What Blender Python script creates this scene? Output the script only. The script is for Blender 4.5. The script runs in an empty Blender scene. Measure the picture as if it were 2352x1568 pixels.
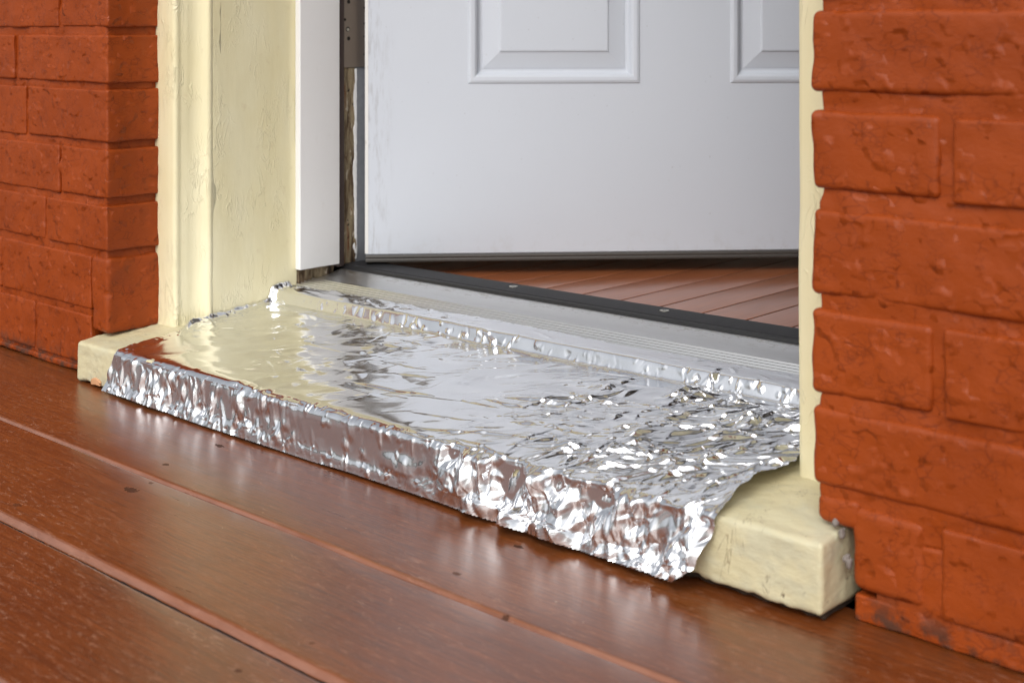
import bpy, math, random
import numpy as np
from math import radians as R
random.seed(7)
sc = bpy.context.scene
COL = sc.collection

# ------------------------------------------------------------------ camera, world, sun, exposure
cam = bpy.data.cameras.new("camera")
camo = bpy.data.objects.new("camera", cam); COL.objects.link(camo)
camo.location = (1.4255, -0.8630, 0.413)
camo.rotation_euler = (R(90), 0, R(42.276))
cam.sensor_width = 36; cam.lens = 47.97
cam.shift_y = -(784 - 65) / 2351.0
cam.clip_start = 0.02; cam.clip_end = 500
cam.dof.use_dof = True; cam.dof.focus_distance = 1.33; cam.dof.aperture_fstop = 8.0
sc.camera = camo

w = bpy.data.worlds.new("World"); sc.world = w; w.use_nodes = True
wn = w.node_tree; wn.nodes.clear()
sky = wn.nodes.new("ShaderNodeTexSky"); sky.sky_type = 'NISHITA'; sky.sun_disc = False
sky.sun_elevation = R(44); sky.sun_rotation = R(158); sky.air_density = 1.0; sky.dust_density = 5.0; sky.ozone_density = 1.0
hsv = wn.nodes.new("ShaderNodeHueSaturation"); hsv.inputs['Saturation'].default_value = 0.24
bg = wn.nodes.new("ShaderNodeBackground"); bg.inputs['Strength'].default_value = 0.15
wo = wn.nodes.new("ShaderNodeOutputWorld")
wn.links.new(sky.outputs[0], hsv.inputs['Color']); wn.links.new(hsv.outputs[0], bg.inputs['Color']); wn.links.new(bg.outputs[0], wo.inputs['Surface'])

sl = bpy.data.lights.new("sun", 'SUN'); sl.energy = 0.5; sl.angle = R(40); sl.color = (1.0, 0.985, 0.96)
so = bpy.data.objects.new("sun", sl); COL.objects.link(so)
so.rotation_euler = (R(46), 0, R(22))
so.location = (0, -3, 4)
sc.view_settings.view_transform = 'Standard'; sc.view_settings.look = 'None'
sc.view_settings.gamma = 1; sc.view_settings.use_curve_mapping = False
sc.view_settings.exposure = 0.1
sc.render.engine = 'CYCLES'
sc.cycles.max_bounces = 10; sc.cycles.glossy_bounces = 6; sc.cycles.diffuse_bounces = 6
sc.cycles.use_denoising = True; sc.cycles.filter_width = 1.15
sc.cycles.sample_clamp_indirect = 6

# ------------------------------------------------------------------ numpy noise
def hsh(ix, iy, iz, seed):
    n = (ix.astype(np.int64) * 374761393 + iy.astype(np.int64) * 668265263 + iz.astype(np.int64) * 2147483647 + seed * 144665) & 0xFFFFFFFF
    n = ((n ^ (n >> 13)) * 1274126177) & 0xFFFFFFFF
    n = ((n ^ (n >> 16)) * 2246822519) & 0xFFFFFFFF
    n = n ^ (n >> 15)
    return (n & 0xFFFFFF) / float(0xFFFFFF)
def vn(x, y, z, seed=0):                      # value noise -1..1
    x = np.asarray(x, float); y = np.asarray(y, float) + 0 * x; z = np.asarray(z, float) + 0 * x
    ix, iy, iz = np.floor(x), np.floor(y), np.floor(z)
    fx, fy, fz = x - ix, y - iy, z - iz
    fx, fy, fz = [t * t * t * (t * (t * 6 - 15) + 10) for t in (fx, fy, fz)]
    o = 0
    for a in (0, 1):
        for b in (0, 1):
            for c in (0, 1):
                o = o + (fx if a else 1 - fx) * (fy if b else 1 - fy) * (fz if c else 1 - fz) * hsh(ix + a, iy + b, iz + c, seed)
    return o * 2 - 1
def fbm(x, y, z, seed=0, oct=3):
    o = 0; a = 1; s = 0
    for k in range(oct):
        o = o + a * vn(x * 2**k, y * 2**k, z * 2**k, seed + k * 17); s += a; a *= .5
    return o / s
def env(a, b, seed, k=1.0, gs=0.6, rr=2, jit=.95):
    """faceted crumple: upper envelope of randomly tilted bowls - flat-ish facets that meet in creases"""
    ia, ib = np.floor(a), np.floor(b); best = None
    for di in range(-rr, rr + 1):
        for dj in range(-rr, rr + 1):
            ca, cb = ia + di, ib + dj
            pa = ca + .5 + jit * (hsh(ca, cb, ca * 0, seed) - .5); pb = cb + .5 + jit * (hsh(ca, cb, ca * 0 + 1, seed) - .5)
            th = hsh(ca, cb, ca * 0 + 2, seed) * 6.2832; g = gs * hsh(ca, cb, ca * 0 + 3, seed) ** .5
            h = .35 * hsh(ca, cb, ca * 0 + 4, seed)
            da, db = a - pa, b - pb
            v = g * (np.cos(th) * da + np.sin(th) * db) + h - k * (da * da + db * db)
            best = v if best is None else np.maximum(best, v)
    return best
def ss(e0, e1, x):
    t = np.clip((x - e0) / (e1 - e0), 0, 1); return t * t * (3 - 2 * t)

# ------------------------------------------------------------------ mesh helpers
_WL = {}
def wloc(o): return _WL.get(o.name, np.array(o.location))
def mk(name, V, F, mat, parent=None, smooth=False, loc=None, kind=None, link=True):
    V = np.asarray(V, dtype=float)
    if loc is None: loc = V.mean(axis=0)
    loc = np.asarray(loc, float)
    me = bpy.data.meshes.new(name); me.from_pydata((V - loc).tolist(), [], F if isinstance(F, list) else F.tolist()); me.update()
    if mat: me.materials.append(mat)
    if smooth: me.polygons.foreach_set("use_smooth", [True] * len(me.polygons))
    o = bpy.data.objects.new(name, me); COL.objects.link(o); o.location = loc
    if parent is not None:
        o.parent = parent; o.location = tuple(np.array(loc) - wloc(parent))
    _WL[o.name] = np.array(loc, float)
    if kind: o['kind'] = kind
    return o
def thing(name, label, cat, loc, group=None):
    o = bpy.data.objects.new(name, None); COL.objects.link(o); o.location = loc; o.empty_display_size = .05
    o['label'] = label; o['category'] = cat; o['kind'] = 'thing'
    if group: o['group'] = group
    return o
def grid_faces(n, m, off=0, wrap=False):
    i, j = np.meshgrid(np.arange(n - 1), np.arange(m - 1 + (1 if wrap else 0)), indexing='ij')
    jn = (j + 1) % m
    f = np.stack([i * m + j, (i + 1) * m + j, (i + 1) * m + jn, i * m + jn], -1).reshape(-1, 4) + off
    return f
def rbox(lo, hi, r=.003, sp=.01, disp=None, seed=0):
    """rounded box as a welded-looking set of six grids; disp(P,N)->P"""
    lo = np.array(lo, float); hi = np.array(hi, float); c = (lo + hi) / 2; h = (hi - lo) / 2
    r = min(r, h.min() * .98)
    Vs = []; Fs = []; off = 0
    def axis(L):
        n = max(2, int(round(2 * (L - r) / sp)) + 1)
        mid = np.linspace(-(L - r), L - r, n)
        e = np.array([0.0, .35, .7]) * r
        return np.concatenate([-L + e, mid, (L - e)[::-1]])
    ax = [axis(x) for x in h]
    for a in range(3):
        b, d = (a + 1) % 3, (a + 2) % 3
        for s in (-1, 1):
            B, D = np.meshgrid(ax[b], ax[d], indexing='ij')
            P = np.zeros(B.shape + (3,)); P[..., a] = s * h[a]; P[..., b] = B; P[..., d] = D
            Q = np.clip(P, -(h - r), h - r); N = P - Q; N /= np.linalg.norm(N, axis=-1, keepdims=True)
            P = Q + N * r
            P = P.reshape(-1, 3) + c; N = N.reshape(-1, 3)
            if disp is not None: P = disp(P, N)
            f = grid_faces(B.shape[0], B.shape[1], off)
            if s < 0: f = f[:, ::-1]
            Vs.append(P); Fs.append(f); off += len(P)
    return np.concatenate(Vs), np.concatenate(Fs)
def weld(o, d=1e-5):
    import bmesh
    bm = bmesh.new(); bm.from_mesh(o.data); bmesh.ops.remove_doubles(bm, verts=bm.verts, dist=d); bm.to_mesh(o.data); bm.free()
    return o
def box(name, lo, hi, mat, parent=None, r=.002, sp=10, disp=None, smooth=True, kind=None):
    V, F = rbox(lo, hi, r, sp, disp)
    return weld(mk(name, V, F, mat, parent, smooth, loc=(np.array(lo) + np.array(hi)) / 2, kind=kind))
def extrude(name, prof, x0, x1, n, axis, mat, parent, disp=None, closed=True, smooth=True, ts=None):
    """prof: list of 2D pts; axis 'x': prof=(y,z); axis 'z': prof=(x,y)"""
    prof = np.array(prof, float); t = np.linspace(x0, x1, n) if ts is None else np.array(ts); n = len(t); m = len(prof)
    V = np.zeros((n, m, 3))
    if axis == 'x': V[..., 0] = t[:, None]; V[..., 1] = prof[None, :, 0]; V[..., 2] = prof[None, :, 1]
    else: V[..., 2] = t[:, None]; V[..., 0] = prof[None, :, 0]; V[..., 1] = prof[None, :, 1]
    V = V.reshape(-1, 3)
    if disp is not None: V = disp(V)
    F = grid_faces(n, m, 0, closed).tolist()
    if closed: F.append(list(range(m))[::-1] if False else list(range(m))); F.append([(n - 1) * m + k for k in range(m)][::-1])
    o = mk(name, V, F, mat, parent, smooth)
    import bmesh
    bm = bmesh.new(); bm.from_mesh(o.data); bmesh.ops.recalc_face_normals(bm, faces=bm.faces); bm.to_mesh(o.data); bm.free()
    return o
def autosmooth(o, ang=35):
    import bmesh
    bm = bmesh.new(); bm.from_mesh(o.data)
    for e in bm.edges:
        if len(e.link_faces) == 2 and e.calc_face_angle(0) > R(ang): e.smooth = False
    bm.to_mesh(o.data); bm.free(); return o
def cyl(name, c, nrm, rad, h, mat, parent, n=20, bevel=.15):
    c = np.array(c, float); nrm = np.array(nrm, float); nrm /= np.linalg.norm(nrm)
    a = np.cross(nrm, (0, 0, 1) if abs(nrm[2]) < .9 else (1, 0, 0)); a /= np.linalg.norm(a); b = np.cross(nrm, a)
    t = np.linspace(0, 2 * math.pi, n, endpoint=False); V = []
    for rr, hh in ((rad, 0), (rad, h * (1 - bevel)), (rad * (1 - bevel), h)):
        V += [c + nrm * hh + rr * (math.cos(x) * a + math.sin(x) * b) for x in t]
    F = grid_faces(3, n, 0, True).tolist(); F.append([2 * n + k for k in range(n)])
    return mk(name, V, F, mat, parent, False, loc=c)

# ------------------------------------------------------------------ material helper
class M:
    def __init__(s, name):
        s.m = bpy.data.materials.new(name); s.m.use_nodes = True; s.t = s.m.node_tree; s.n = s.t.nodes
        s.b = s.n['Principled BSDF']; s.pos = s.n.new('ShaderNodeNewGeometry').outputs['Position']
    def L(s, a, b): s.t.links.new(a, b)
    def set(s, k, v):
        if hasattr(v, 'node'): s.L(v, s.b.inputs[k])
        else: s.b.inputs[k].default_value = v
        return s
    def map(s, scale, rot=(0, 0, 0), loc=(0, 0, 0), src=None):
        q = s.n.new('ShaderNodeMapping'); q.inputs['Scale'].default_value = scale; q.inputs['Rotation'].default_value = rot; q.inputs['Location'].default_value = loc
        s.L(src or s.pos, q.inputs['Vector']); return q.outputs[0]
    def noise(s, scale, vec=None, detail=4, rough=.55, dist=0, out='Fac'):
        q = s.n.new('ShaderNodeTexNoise'); q.inputs['Scale'].default_value = scale; q.inputs['Detail'].default_value = detail
        q.inputs['Roughness'].default_value = rough; q.inputs['Distortion'].default_value = dist
        s.L(vec or s.pos, q.inputs['Vector']); return q.outputs[out]
    def vor(s, scale, vec=None, feature='F1', metric='EUCLIDEAN', out='Distance', rnd=1):
        q = s.n.new('ShaderNodeTexVoronoi'); q.feature = feature
        if feature not in ('DISTANCE_TO_EDGE',): q.distance = metric
        q.inputs['Scale'].default_value = scale; q.inputs['Randomness'].default_value = rnd
        s.L(vec or s.pos, q.inputs['Vector']); return q.outputs[out]
    def ramp(s, f, stops, interp='LINEAR'):
        q = s.n.new('ShaderNodeValToRGB'); q.color_ramp.interpolation = interp; e = q.color_ramp.elements
        while len(e) < len(stops): e.new(.5)
        for k, (p, c) in enumerate(stops):
            e[k].position = p; e[k].color = (c, c, c, 1) if isinstance(c, (int, float)) else tuple(c) + (1,)
        s.L(f, q.inputs[0]); return q.outputs[0]
    def math(s, op, a, b=None, clamp=False):
        q = s.n.new('ShaderNodeMath'); q.operation = op; q.use_clamp = clamp
        for i, v in enumerate((a, b)):
            if v is None: continue
            if hasattr(v, 'node'): s.L(v, q.inputs[i])
            else: q.inputs[i].default_value = v
        return q.outputs[0]
    def mix(s, f, a, b, blend='MIX'):
        q = s.n.new('ShaderNodeMix'); q.data_type = 'RGBA'; q.blend_type = blend
        for k, v in ((0, f), (6, a), (7, b)):
            if hasattr(v, 'node'): s.L(v, q.inputs[k])
            else: q.inputs[k].default_value = v if k == 0 else tuple(v) + (1,)
        return q.outputs[2]
    def bump(s, h, strength=.3, dist=.001, prev=None):
        q = s.n.new('ShaderNodeBump'); q.inputs['Strength'].default_value = strength; q.inputs['Distance'].default_value = dist
        s.L(h, q.inputs['Height'])
        if prev is not None: s.L(prev, q.inputs['Normal'])
        s.L(q.outputs[0], s.b.inputs['Normal']); return q.outputs[0]
    def sep(s):
        q = s.n.new('ShaderNodeSeparateXYZ'); s.L(s.pos, q.inputs[0]); return q.outputs

# painted brick
def brick_mat():
    m = M('orange_red_brick_paint')
    v1 = m.noise(9, detail=6); v2 = m.noise(60, detail=4)
    base = m.mix(m.ramp(v1, [(.35, 0), (.65, 1)]), (.262, .043, .0035), (.325, .056, .0055))
    base = m.mix(m.ramp(v2, [(.62, 0), (.75, .25)]), base, (.40, .080, .02))
    sc_ = m.ramp(m.noise(140, m.map((1, 1, .5)), detail=3), [(.70, 0), (.76, .5)])
    sc2 = m.ramp(m.noise(11, detail=2), [(.55, 0), (.7, 1)])
    base = m.mix(m.math('MULTIPLY', m.math('MULTIPLY', sc_, sc2), .45), base, (.50, .26, .18))
    Zb = m.sep()[2]
    dz = m.math('MULTIPLY', m.ramp(Zb, [(.006, 1), (.030, 0)]), m.ramp(m.noise(48, detail=6, rough=.7), [(.44, 0), (.58, 1)]))
    base = m.mix(m.math('MULTIPLY', dz, .85), base, (.05, .032, .022))
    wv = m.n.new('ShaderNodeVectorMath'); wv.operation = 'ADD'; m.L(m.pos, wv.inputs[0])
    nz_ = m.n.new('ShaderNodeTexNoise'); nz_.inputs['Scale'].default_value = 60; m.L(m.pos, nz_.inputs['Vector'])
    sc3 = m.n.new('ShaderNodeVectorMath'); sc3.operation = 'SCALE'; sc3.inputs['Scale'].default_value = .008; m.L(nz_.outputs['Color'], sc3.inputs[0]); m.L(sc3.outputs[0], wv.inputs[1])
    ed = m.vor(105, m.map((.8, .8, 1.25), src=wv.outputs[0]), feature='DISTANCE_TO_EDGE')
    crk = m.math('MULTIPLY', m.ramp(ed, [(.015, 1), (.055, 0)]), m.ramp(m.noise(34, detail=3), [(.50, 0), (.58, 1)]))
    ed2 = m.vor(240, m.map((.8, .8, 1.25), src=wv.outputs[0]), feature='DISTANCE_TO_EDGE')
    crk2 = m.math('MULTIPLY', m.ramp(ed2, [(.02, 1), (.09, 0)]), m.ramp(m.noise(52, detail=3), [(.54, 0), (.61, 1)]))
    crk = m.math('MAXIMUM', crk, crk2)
    base = m.mix(m.math('MULTIPLY', crk, .55), base, (.13, .018, .002))  # crack lines darkened in the colour: painted occlusion shade plus dirt
    m.set('Base Color', base)
    m.set('Roughness', m.ramp(v2, [(.3, .42), (.7, .60)])); m.set('Specular IOR Level', .3)
    cells = m.vor(150, m.map((.8, .8, 1.25)), metric='CHEBYCHEV', out='Color')
    mask = m.ramp(m.noise(30, detail=2), [(.46, 0), (.56, 1)])
    cb = m.n.new('ShaderNodeSeparateColor'); m.L(cells, cb.inputs[0])
    h1 = m.math('MULTIPLY', m.ramp(cb.outputs[0], [(.62, 0), (.66, 1)]), mask)
    n1 = m.bump(h1, 1.0, .0020)
    n1 = m.bump(crk, -1.0, .0012, n1)
    n2 = m.bump(m.noise(38, m.map((1, 1, 1.25)), detail=7, rough=.6), .5, .0028, n1)
    m.bump(m.noise(420, m.map((.5, .5, 2)), detail=3), .25, .0004, n2)
    return m.m
def cream_mat(name='cream_paint', dirt=True, streak=True):
    m = M(name)
    v1 = m.noise(14, m.map((1, 1, .5)), detail=5)
    base = m.mix(m.ramp(v1, [(.35, 0), (.7, 1)]), (.81, .735, .46), (.86, .805, .56))
    if dirt:
        d = m.ramp(m.noise(55, detail=7, rough=.7), [(.60, 0), (.74, 1)])
        base = m.mix(m.math('MULTIPLY', d, .22), base, (.50, .36, .18))
    m.set('Base Color', base); m.set('Roughness', .36); m.set('Specular IOR Level', .5)
    n1 = None
    if streak:
        wv = m.noise(90, m.map((1, 1, .28)), detail=3, dist=1.2)
        ch = m.ramp(m.math('ABSOLUTE', m.math('SUBTRACT', wv, .5)), [(.0, 1), (.035, 0)])
        mk_ = m.ramp(m.noise(22, m.map((1, 1, .5)), detail=2), [(.50, 0), (.62, 1)])
        n1 = m.bump(m.math('MULTIPLY', ch, mk_), .6, .0012)
    n2 = m.bump(m.noise(50, m.map((1, 1, .25)), detail=5, rough=.5), .40, .0020, n1)
    m.bump(m.noise(500, m.map((1, 1, .25)), detail=2), .15, .0003, n2)
    return m
def sill_mat():
    m = cream_mat('sill_cream_paint', True, False)
    base = m.b.inputs['Base Color'].links[0].from_socket
    X, Y, Z = m.sep()
    sp = m.ramp(m.noise(130, detail=4, rough=.7), [(.66, 0), (.70, 1)])
    near = m.ramp(Z, [(.010, 1), (.034, 0)])
    base = m.mix(m.math('MULTIPLY', sp, near), base, (.10, .045, .02))
    ck = m.noise(40, m.map((1.3, 1.3, .35)), detail=4, dist=.8)
    ck = m.math('MULTIPLY', m.ramp(m.math('ABSOLUTE', m.math('SUBTRACT', ck, .5)), [(0, 1), (.010, 0)]), m.ramp(m.noise(33, detail=2), [(.54, 0), (.60, 1)]))
    base = m.mix(m.math('MULTIPLY', ck, .7), base, (.22, .15, .08))
    teal = m.ramp(m.math('ADD', Z, m.math('MULTIPLY', m.noise(70), .012)), [(.0098, 1), (.0112, 0)])
    ragged = m.mix(m.ramp(m.noise(60, detail=1), [(.48, 0), (.5, 1)]), (.05, .03, .02), (.16, .27, .20))
    base = m.mix(teal, base, ragged)
    tn = m.ramp(m.noise(80, detail=8, rough=.75), [(.56, 0), (.76, .35)])
    base = m.mix(tn, base, (.62, .42, .22)); base = m.mix(m.ramp(m.noise(26, m.map((1, 1, 2)), detail=4), [(.46, 0), (.62, .4)]), base, (.68, .69, .55)); base = m.mix(1.0, base, (.76, .75, .72), 'MULTIPLY')
    m.set('Base Color', base); m.set('Roughness', .5)
    pn = m.b.inputs['Normal'].links[0].from_socket
    m.bump(m.noise(75, m.map((.8, 1, 1.5)), detail=7, rough=.65), .6, .0022, pn)
    return m.m
def white_mat(name, col, rough=.42, dirt=.0):
    m = M(name)
    v = m.noise(6, detail=3); base = m.mix(v, [c * .97 for c in col], col)
    d = m.ramp(m.noise(85, m.map((1, 1, .4)), detail=6, rough=.7), [(.62, 0), (.75, 1)])
    if dirt: base = m.mix(m.math('MULTIPLY', d, dirt), base, (.30, .24, .19))
    m.set('Base Color', base); m.set('Roughness', rough)
    m.bump(m.noise(220, m.map((1, 1, .3)), detail=3), .1, .0004)
    return m.m
def door_mat():
    m = M('door_white_paint')
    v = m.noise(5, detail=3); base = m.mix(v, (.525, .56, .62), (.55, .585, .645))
    X, Y, Z = m.sep()
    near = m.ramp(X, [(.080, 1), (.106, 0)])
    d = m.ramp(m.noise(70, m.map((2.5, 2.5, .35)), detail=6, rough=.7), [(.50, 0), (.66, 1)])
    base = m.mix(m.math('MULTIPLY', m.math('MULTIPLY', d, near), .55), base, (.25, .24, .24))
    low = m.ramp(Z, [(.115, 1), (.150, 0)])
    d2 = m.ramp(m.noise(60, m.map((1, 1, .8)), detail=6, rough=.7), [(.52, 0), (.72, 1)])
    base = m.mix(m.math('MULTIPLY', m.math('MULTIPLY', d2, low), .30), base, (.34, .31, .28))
    sc = m.ramp(m.noise(240, detail=2), [(.745, 0), (.76, 1)])
    base = m.mix(m.math('MULTIPLY', sc, .35), base, (.25, .24, .24))
    m.set('Base Color', base); m.set('Roughness', m.ramp(m.noise(9, detail=3), [(.3, .34), (.7, .46)]))
    m.bump(m.noise(170, m.map((1, 1, .45)), detail=4), .14, .0005)
    return m.m
def plate_mat():
    m = M('worn_aluminium'); m.set('Metallic', 1.0)
    X, Y, Z = m.sep()
    base = m.mix(m.noise(40, m.map((.08, 1, 1)), detail=5), (.58, .58, .58), (.72, .72, .71))
    near = m.ramp(Y, [(.292, 0), (.314, 1)])
    d = m.ramp(m.noise(170, m.map((.5, 1, 1)), detail=6, rough=.75), [(.52, 0), (.64, 1)])
    g = m.math('MULTIPLY', d, near)
    sp = m.ramp(m.noise(420, detail=2), [(.73, 0), (.75, 1)])
    g = m.math('MAXIMUM', g, m.math('MULTIPLY', sp, .7))
    base = m.mix(m.math('MULTIPLY', g, .75), base, (.10, .075, .055))
    m.set('Base Color', base); m.set('Metallic', m.math('SUBTRACT', 1.0, m.math('MULTIPLY', g, .8)))
    m.set('Roughness', m.ramp(m.noise(35, m.map((.1, 1, 1)), detail=6, rough=.7), [(.3, .28), (.7, .46)]))
    m.bump(m.noise(500, m.map((.06, 2, 2)), detail=2), .12, .0003)
    return m.m
def floor_mat():
    m = M('stained_porch_plank')
    oi = m.n.new('ShaderNodeObjectInfo')
    cx = m.n.new('ShaderNodeCombineXYZ'); m.L(m.math('MULTIPLY', oi.outputs['Random'], 7.0), cx.inputs[1])
    va = m.n.new('ShaderNodeVectorMath'); va.operation = 'ADD'; m.L(m.pos, va.inputs[0]); m.L(cx.outputs[0], va.inputs[1]); P = va.outputs[0]
    g = m.noise(26, m.map((.22, 3.2, 1), src=P), detail=8, rough=.62, dist=.6)
    g2 = m.noise(150, m.map((.12, 2.5, 1), src=P), detail=5, rough=.7)
    big = m.noise(4.5, P, detail=3)
    base = m.mix(m.ramp(g, [(.32, 0), (.68, 1)]), (.112, .027, .0055), (.205, .052, .0095))
    base = m.mix(m.ramp(big, [(.35, 0), (.7, .6)]), base, (.26, .074, .013))
    base = m.mix(m.ramp(g2, [(.46, 0), (.70, .75)]), base, (.070, .017, .005))
    g3 = m.noise(60, m.map((.10, 5, 1), src=P), detail=4, rough=.6, dist=.4)
    base = m.mix(m.ramp(m.math('ABSOLUTE', m.math('SUBTRACT', g3, .5)), [(0, .55), (.03, 0)]), base, (.06, .015, .005))
    # pale scuffs and scratches of the worn finish
    s1 = m.ramp(m.noise(170, m.map((.5, 1.4, 1), rot=(0, 0, .5), src=P), detail=6, rough=.75), [(.53, 0), (.68, 1)])
    s2 = m.ramp(m.noise(5.5, P, detail=3), [(.38, .25), (.58, 1)])
    scuff = m.math('MULTIPLY', s1, s2)
    base = m.mix(m.math('MULTIPLY', scuff, .6), base, (.42, .22, .14))
    spk = m.math('MULTIPLY', m.ramp(m.noise(330, P, detail=2), [(.735, 0), (.75, 1)]), m.ramp(m.noise(31, P, detail=1), [(.5, 0), (.6, 1)]))
    base = m.mix(spk, base, (.60, .44, .30))
    sc1 = m.noise(34, m.map((.45, 2.2, 1), rot=(0, 0, .9), src=P), detail=2, dist=.3)
    line = m.ramp(m.math('ABSOLUTE', m.math('SUBTRACT', sc1, .5)), [(0, 1), (.006, 0)])
    line = m.math('MULTIPLY', line, m.ramp(m.noise(17, P, detail=1), [(.55, 0), (.66, 1)]))
    base = m.mix(m.math('MULTIPLY', line, .5), base, (.45, .26, .18))
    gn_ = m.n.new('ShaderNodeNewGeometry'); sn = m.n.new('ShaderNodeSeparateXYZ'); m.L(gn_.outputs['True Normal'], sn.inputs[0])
    edge_sheen = m.math('MULTIPLY', m.ramp(sn.outputs[2], [(.45, 0), (.62, 1), (.93, 1), (.985, 0)]), m.ramp(m.noise(40, m.map((.5, 1, 1), src=P), detail=4), [(.25, .35), (.6, 1)]))
    base = m.mix(m.math('MULTIPLY', edge_sheen, .75), base, (.36, .165, .105))  # sky sheen on the rounded plank edges, painted into the colour
    # dents and bare knots
    dents = None
    for (x, y, rx, ry, a) in DENTS:
        mp = m.map((1 / rx, 1 / ry, 0), loc=(-x / rx, -y / ry, 0))
        ln = m.n.new('ShaderNodeVectorMath'); ln.operation = 'LENGTH'; m.L(mp, ln.inputs[0])
        dd = m.ramp(m.math('ADD', ln.outputs['Value'], m.math('MULTIPLY', m.math('SUBTRACT', m.noise(320, detail=3), .5), 1.5)), [(.75, a), (1.25, 0)])
        dents = dd if dents is None else m.math('MAXIMUM', dents, dd)
    base = m.mix(dents, base, (.035, .016, .010))
    m.set('Base Color', base)
    r = m.math('ADD', m.math('ADD', m.ramp(g, [(.3, .27), (.7, .35)]), m.math('MULTIPLY', scuff, .22)), m.math('MULTIPLY', dents, .4))
    m.set('Roughness', r); m.set('Specular IOR Level', m.math('SUBTRACT', .5, m.math('MULTIPLY', dents, .42))); m.set('Coat Weight', m.math('MULTIPLY', m.math('SUBTRACT', 1.0, dents), .45)); m.set('Coat Roughness', .28)
    n1 = m.bump(m.noise(14, P, detail=2), .30, .0035)
    n1 = m.bump(g2, .22, .0007, n1)
    n1 = m.bump(m.noise(260, P, detail=3), .10, .0005, n1)
    m.bump(dents, -.8, .0012, n1)
    return m.m
def inner_floor_mat():
    m = M('varnished_strip_floor')
    oi = m.n.new('ShaderNodeObjectInfo')
    g = m.noise(60, m.map((3, .2, 1)), detail=7, rough=.65)
    base = m.mix(m.ramp(g, [(.3, 0), (.7, 1)]), (.22, .070, .025), (.33, .11, .042))
    base = m.mix(m.math('MULTIPLY', oi.outputs['Random'], .5), base, (.20, .055, .02))
    m.set('Base Color', base); m.set('Roughness', .30); m.set('Coat Weight', .5); m.set('Coat Roughness', .2)
    m.bump(g, .15, .0005)
    return m.m
def rotten_mat():
    m = M('weathered_bare_wood')
    g = m.noise(70, m.map((1, 1, .16)), detail=6, rough=.7)
    base = m.ramp(g, [(.34, (.012, .008, .005)), (.44, (.10, .06, .03)), (.55, (.26, .21, .13)), (.64, (.16, .055, .018)), (.72, (.03, .02, .012))])
    wh = m.ramp(m.noise(150, m.map((1, 1, .4)), detail=5), [(.62, 0), (.66, 1)])
    base = m.mix(m.math('MULTIPLY', wh, .7), base, (.50, .45, .36))
    bl = m.ramp(m.noise(110, detail=3), [(.64, 0), (.68, 1)])
    base = m.mix(bl, base, (.01, .008, .006))
    m.set('Base Color', base); m.set('Roughness', .85); m.bump(g, .9, .003)
    return m.m
def metal(name, col, rough, bumpscale=None, aniso=False):
    m = M(name); m.set('Base Color', tuple(col) + (1,)); m.set('Metallic', 1.0)
    v = m.noise(35, m.map((.1, 1, 1)), detail=6, rough=.7)
    m.set('Roughness', m.ramp(v, [(.3, rough * .8), (.7, rough * 1.25)]))
    m.bump(m.noise(500, m.map((.06, 2, 2)), detail=2), .10, .0003)
    return m.m
def plain(name, col, rough=.6, spec=.5, bump=None):
    m = M(name)
    v = m.noise(120, detail=5)
    m.set('Base Color', m.mix(v, [c * .8 for c in col], [min(1, c * 1.2) for c in col])); m.set('Roughness', rough); m.set('Specular IOR Level', spec)
    m.bump(m.noise(300, detail=3), .2, .0006)
    return m.m
def foil_mat():
    m = M('aluminium_foil')
    rl = m.noise(260, m.map((1.0, .05, .05)), detail=3, rough=.6)
    m.set('Base Color', (.84, .85, .872, 1)); m.set('Metallic', 1.0)
    m.set('Roughness', m.ramp(m.noise(18, detail=3), [(.35, .13), (.65, .21)]))
    n1 = m.bump(rl, .05, .0003)
    n1 = m.bump(m.noise(42, m.map((1, .55, .55)), detail=5, rough=.6), .22, .0009, n1)
    m.bump(m.noise(900, detail=2), .05, .0001, n1)
    return m.m

# dents: x, y, rx, ry, amount
DENTS = [(.2895,-.1058,.0050,.0022,.95),(.2285,-.1252,.0035,.0018,.8),(.1960,-.1640,.004,.003,.0),
         (.1735,-.1545,.006,.0035,0),(.6505,-.0850,.0035,.0025,.95),(.6100,-.1230,.0035,.0022,.7)]
DENTS = []
import math as _m
_CX, _CY, _H, _f = 1.42546, -.86298, .413, 3133.
_th = R(42.276); _c, _s = _m.cos(_th), _m.sin(_th)
def floor_pt(u, v):      # survey of marks on the porch floor, measured once from the photograph
    r = (u - 1175) / _f; up = (65 - v) / _f; d = (r * _c - _s, r * _s + _c, up); t = -_H / d[2]
    return _CX + t * d[0], _CY + t * d[1]
for (u, v, rx, ry, a) in [(503, 1023, 6, 3.0, .95), (380, 1066, 4, 2.5, .8), (300, 1124, 9, 4.5, .85), (345, 1108, 3, 2, .6), (38, 1160, 5, 3, .6),
                          (1190, 1255, 4.5, 2.6, .95), (1048, 1317, 3.5, 2.5, .7), (1158, 1413, 3.5, 3.5, .85), (546, 1538, 2.8, 2.4, .6), (715, 1475, 2, 2, .4)]:
    x, y = floor_pt(u, v); DENTS.append((x, y, rx * 1.15 / 1000, ry * 1.2 / 1000, a * .85))

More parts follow.
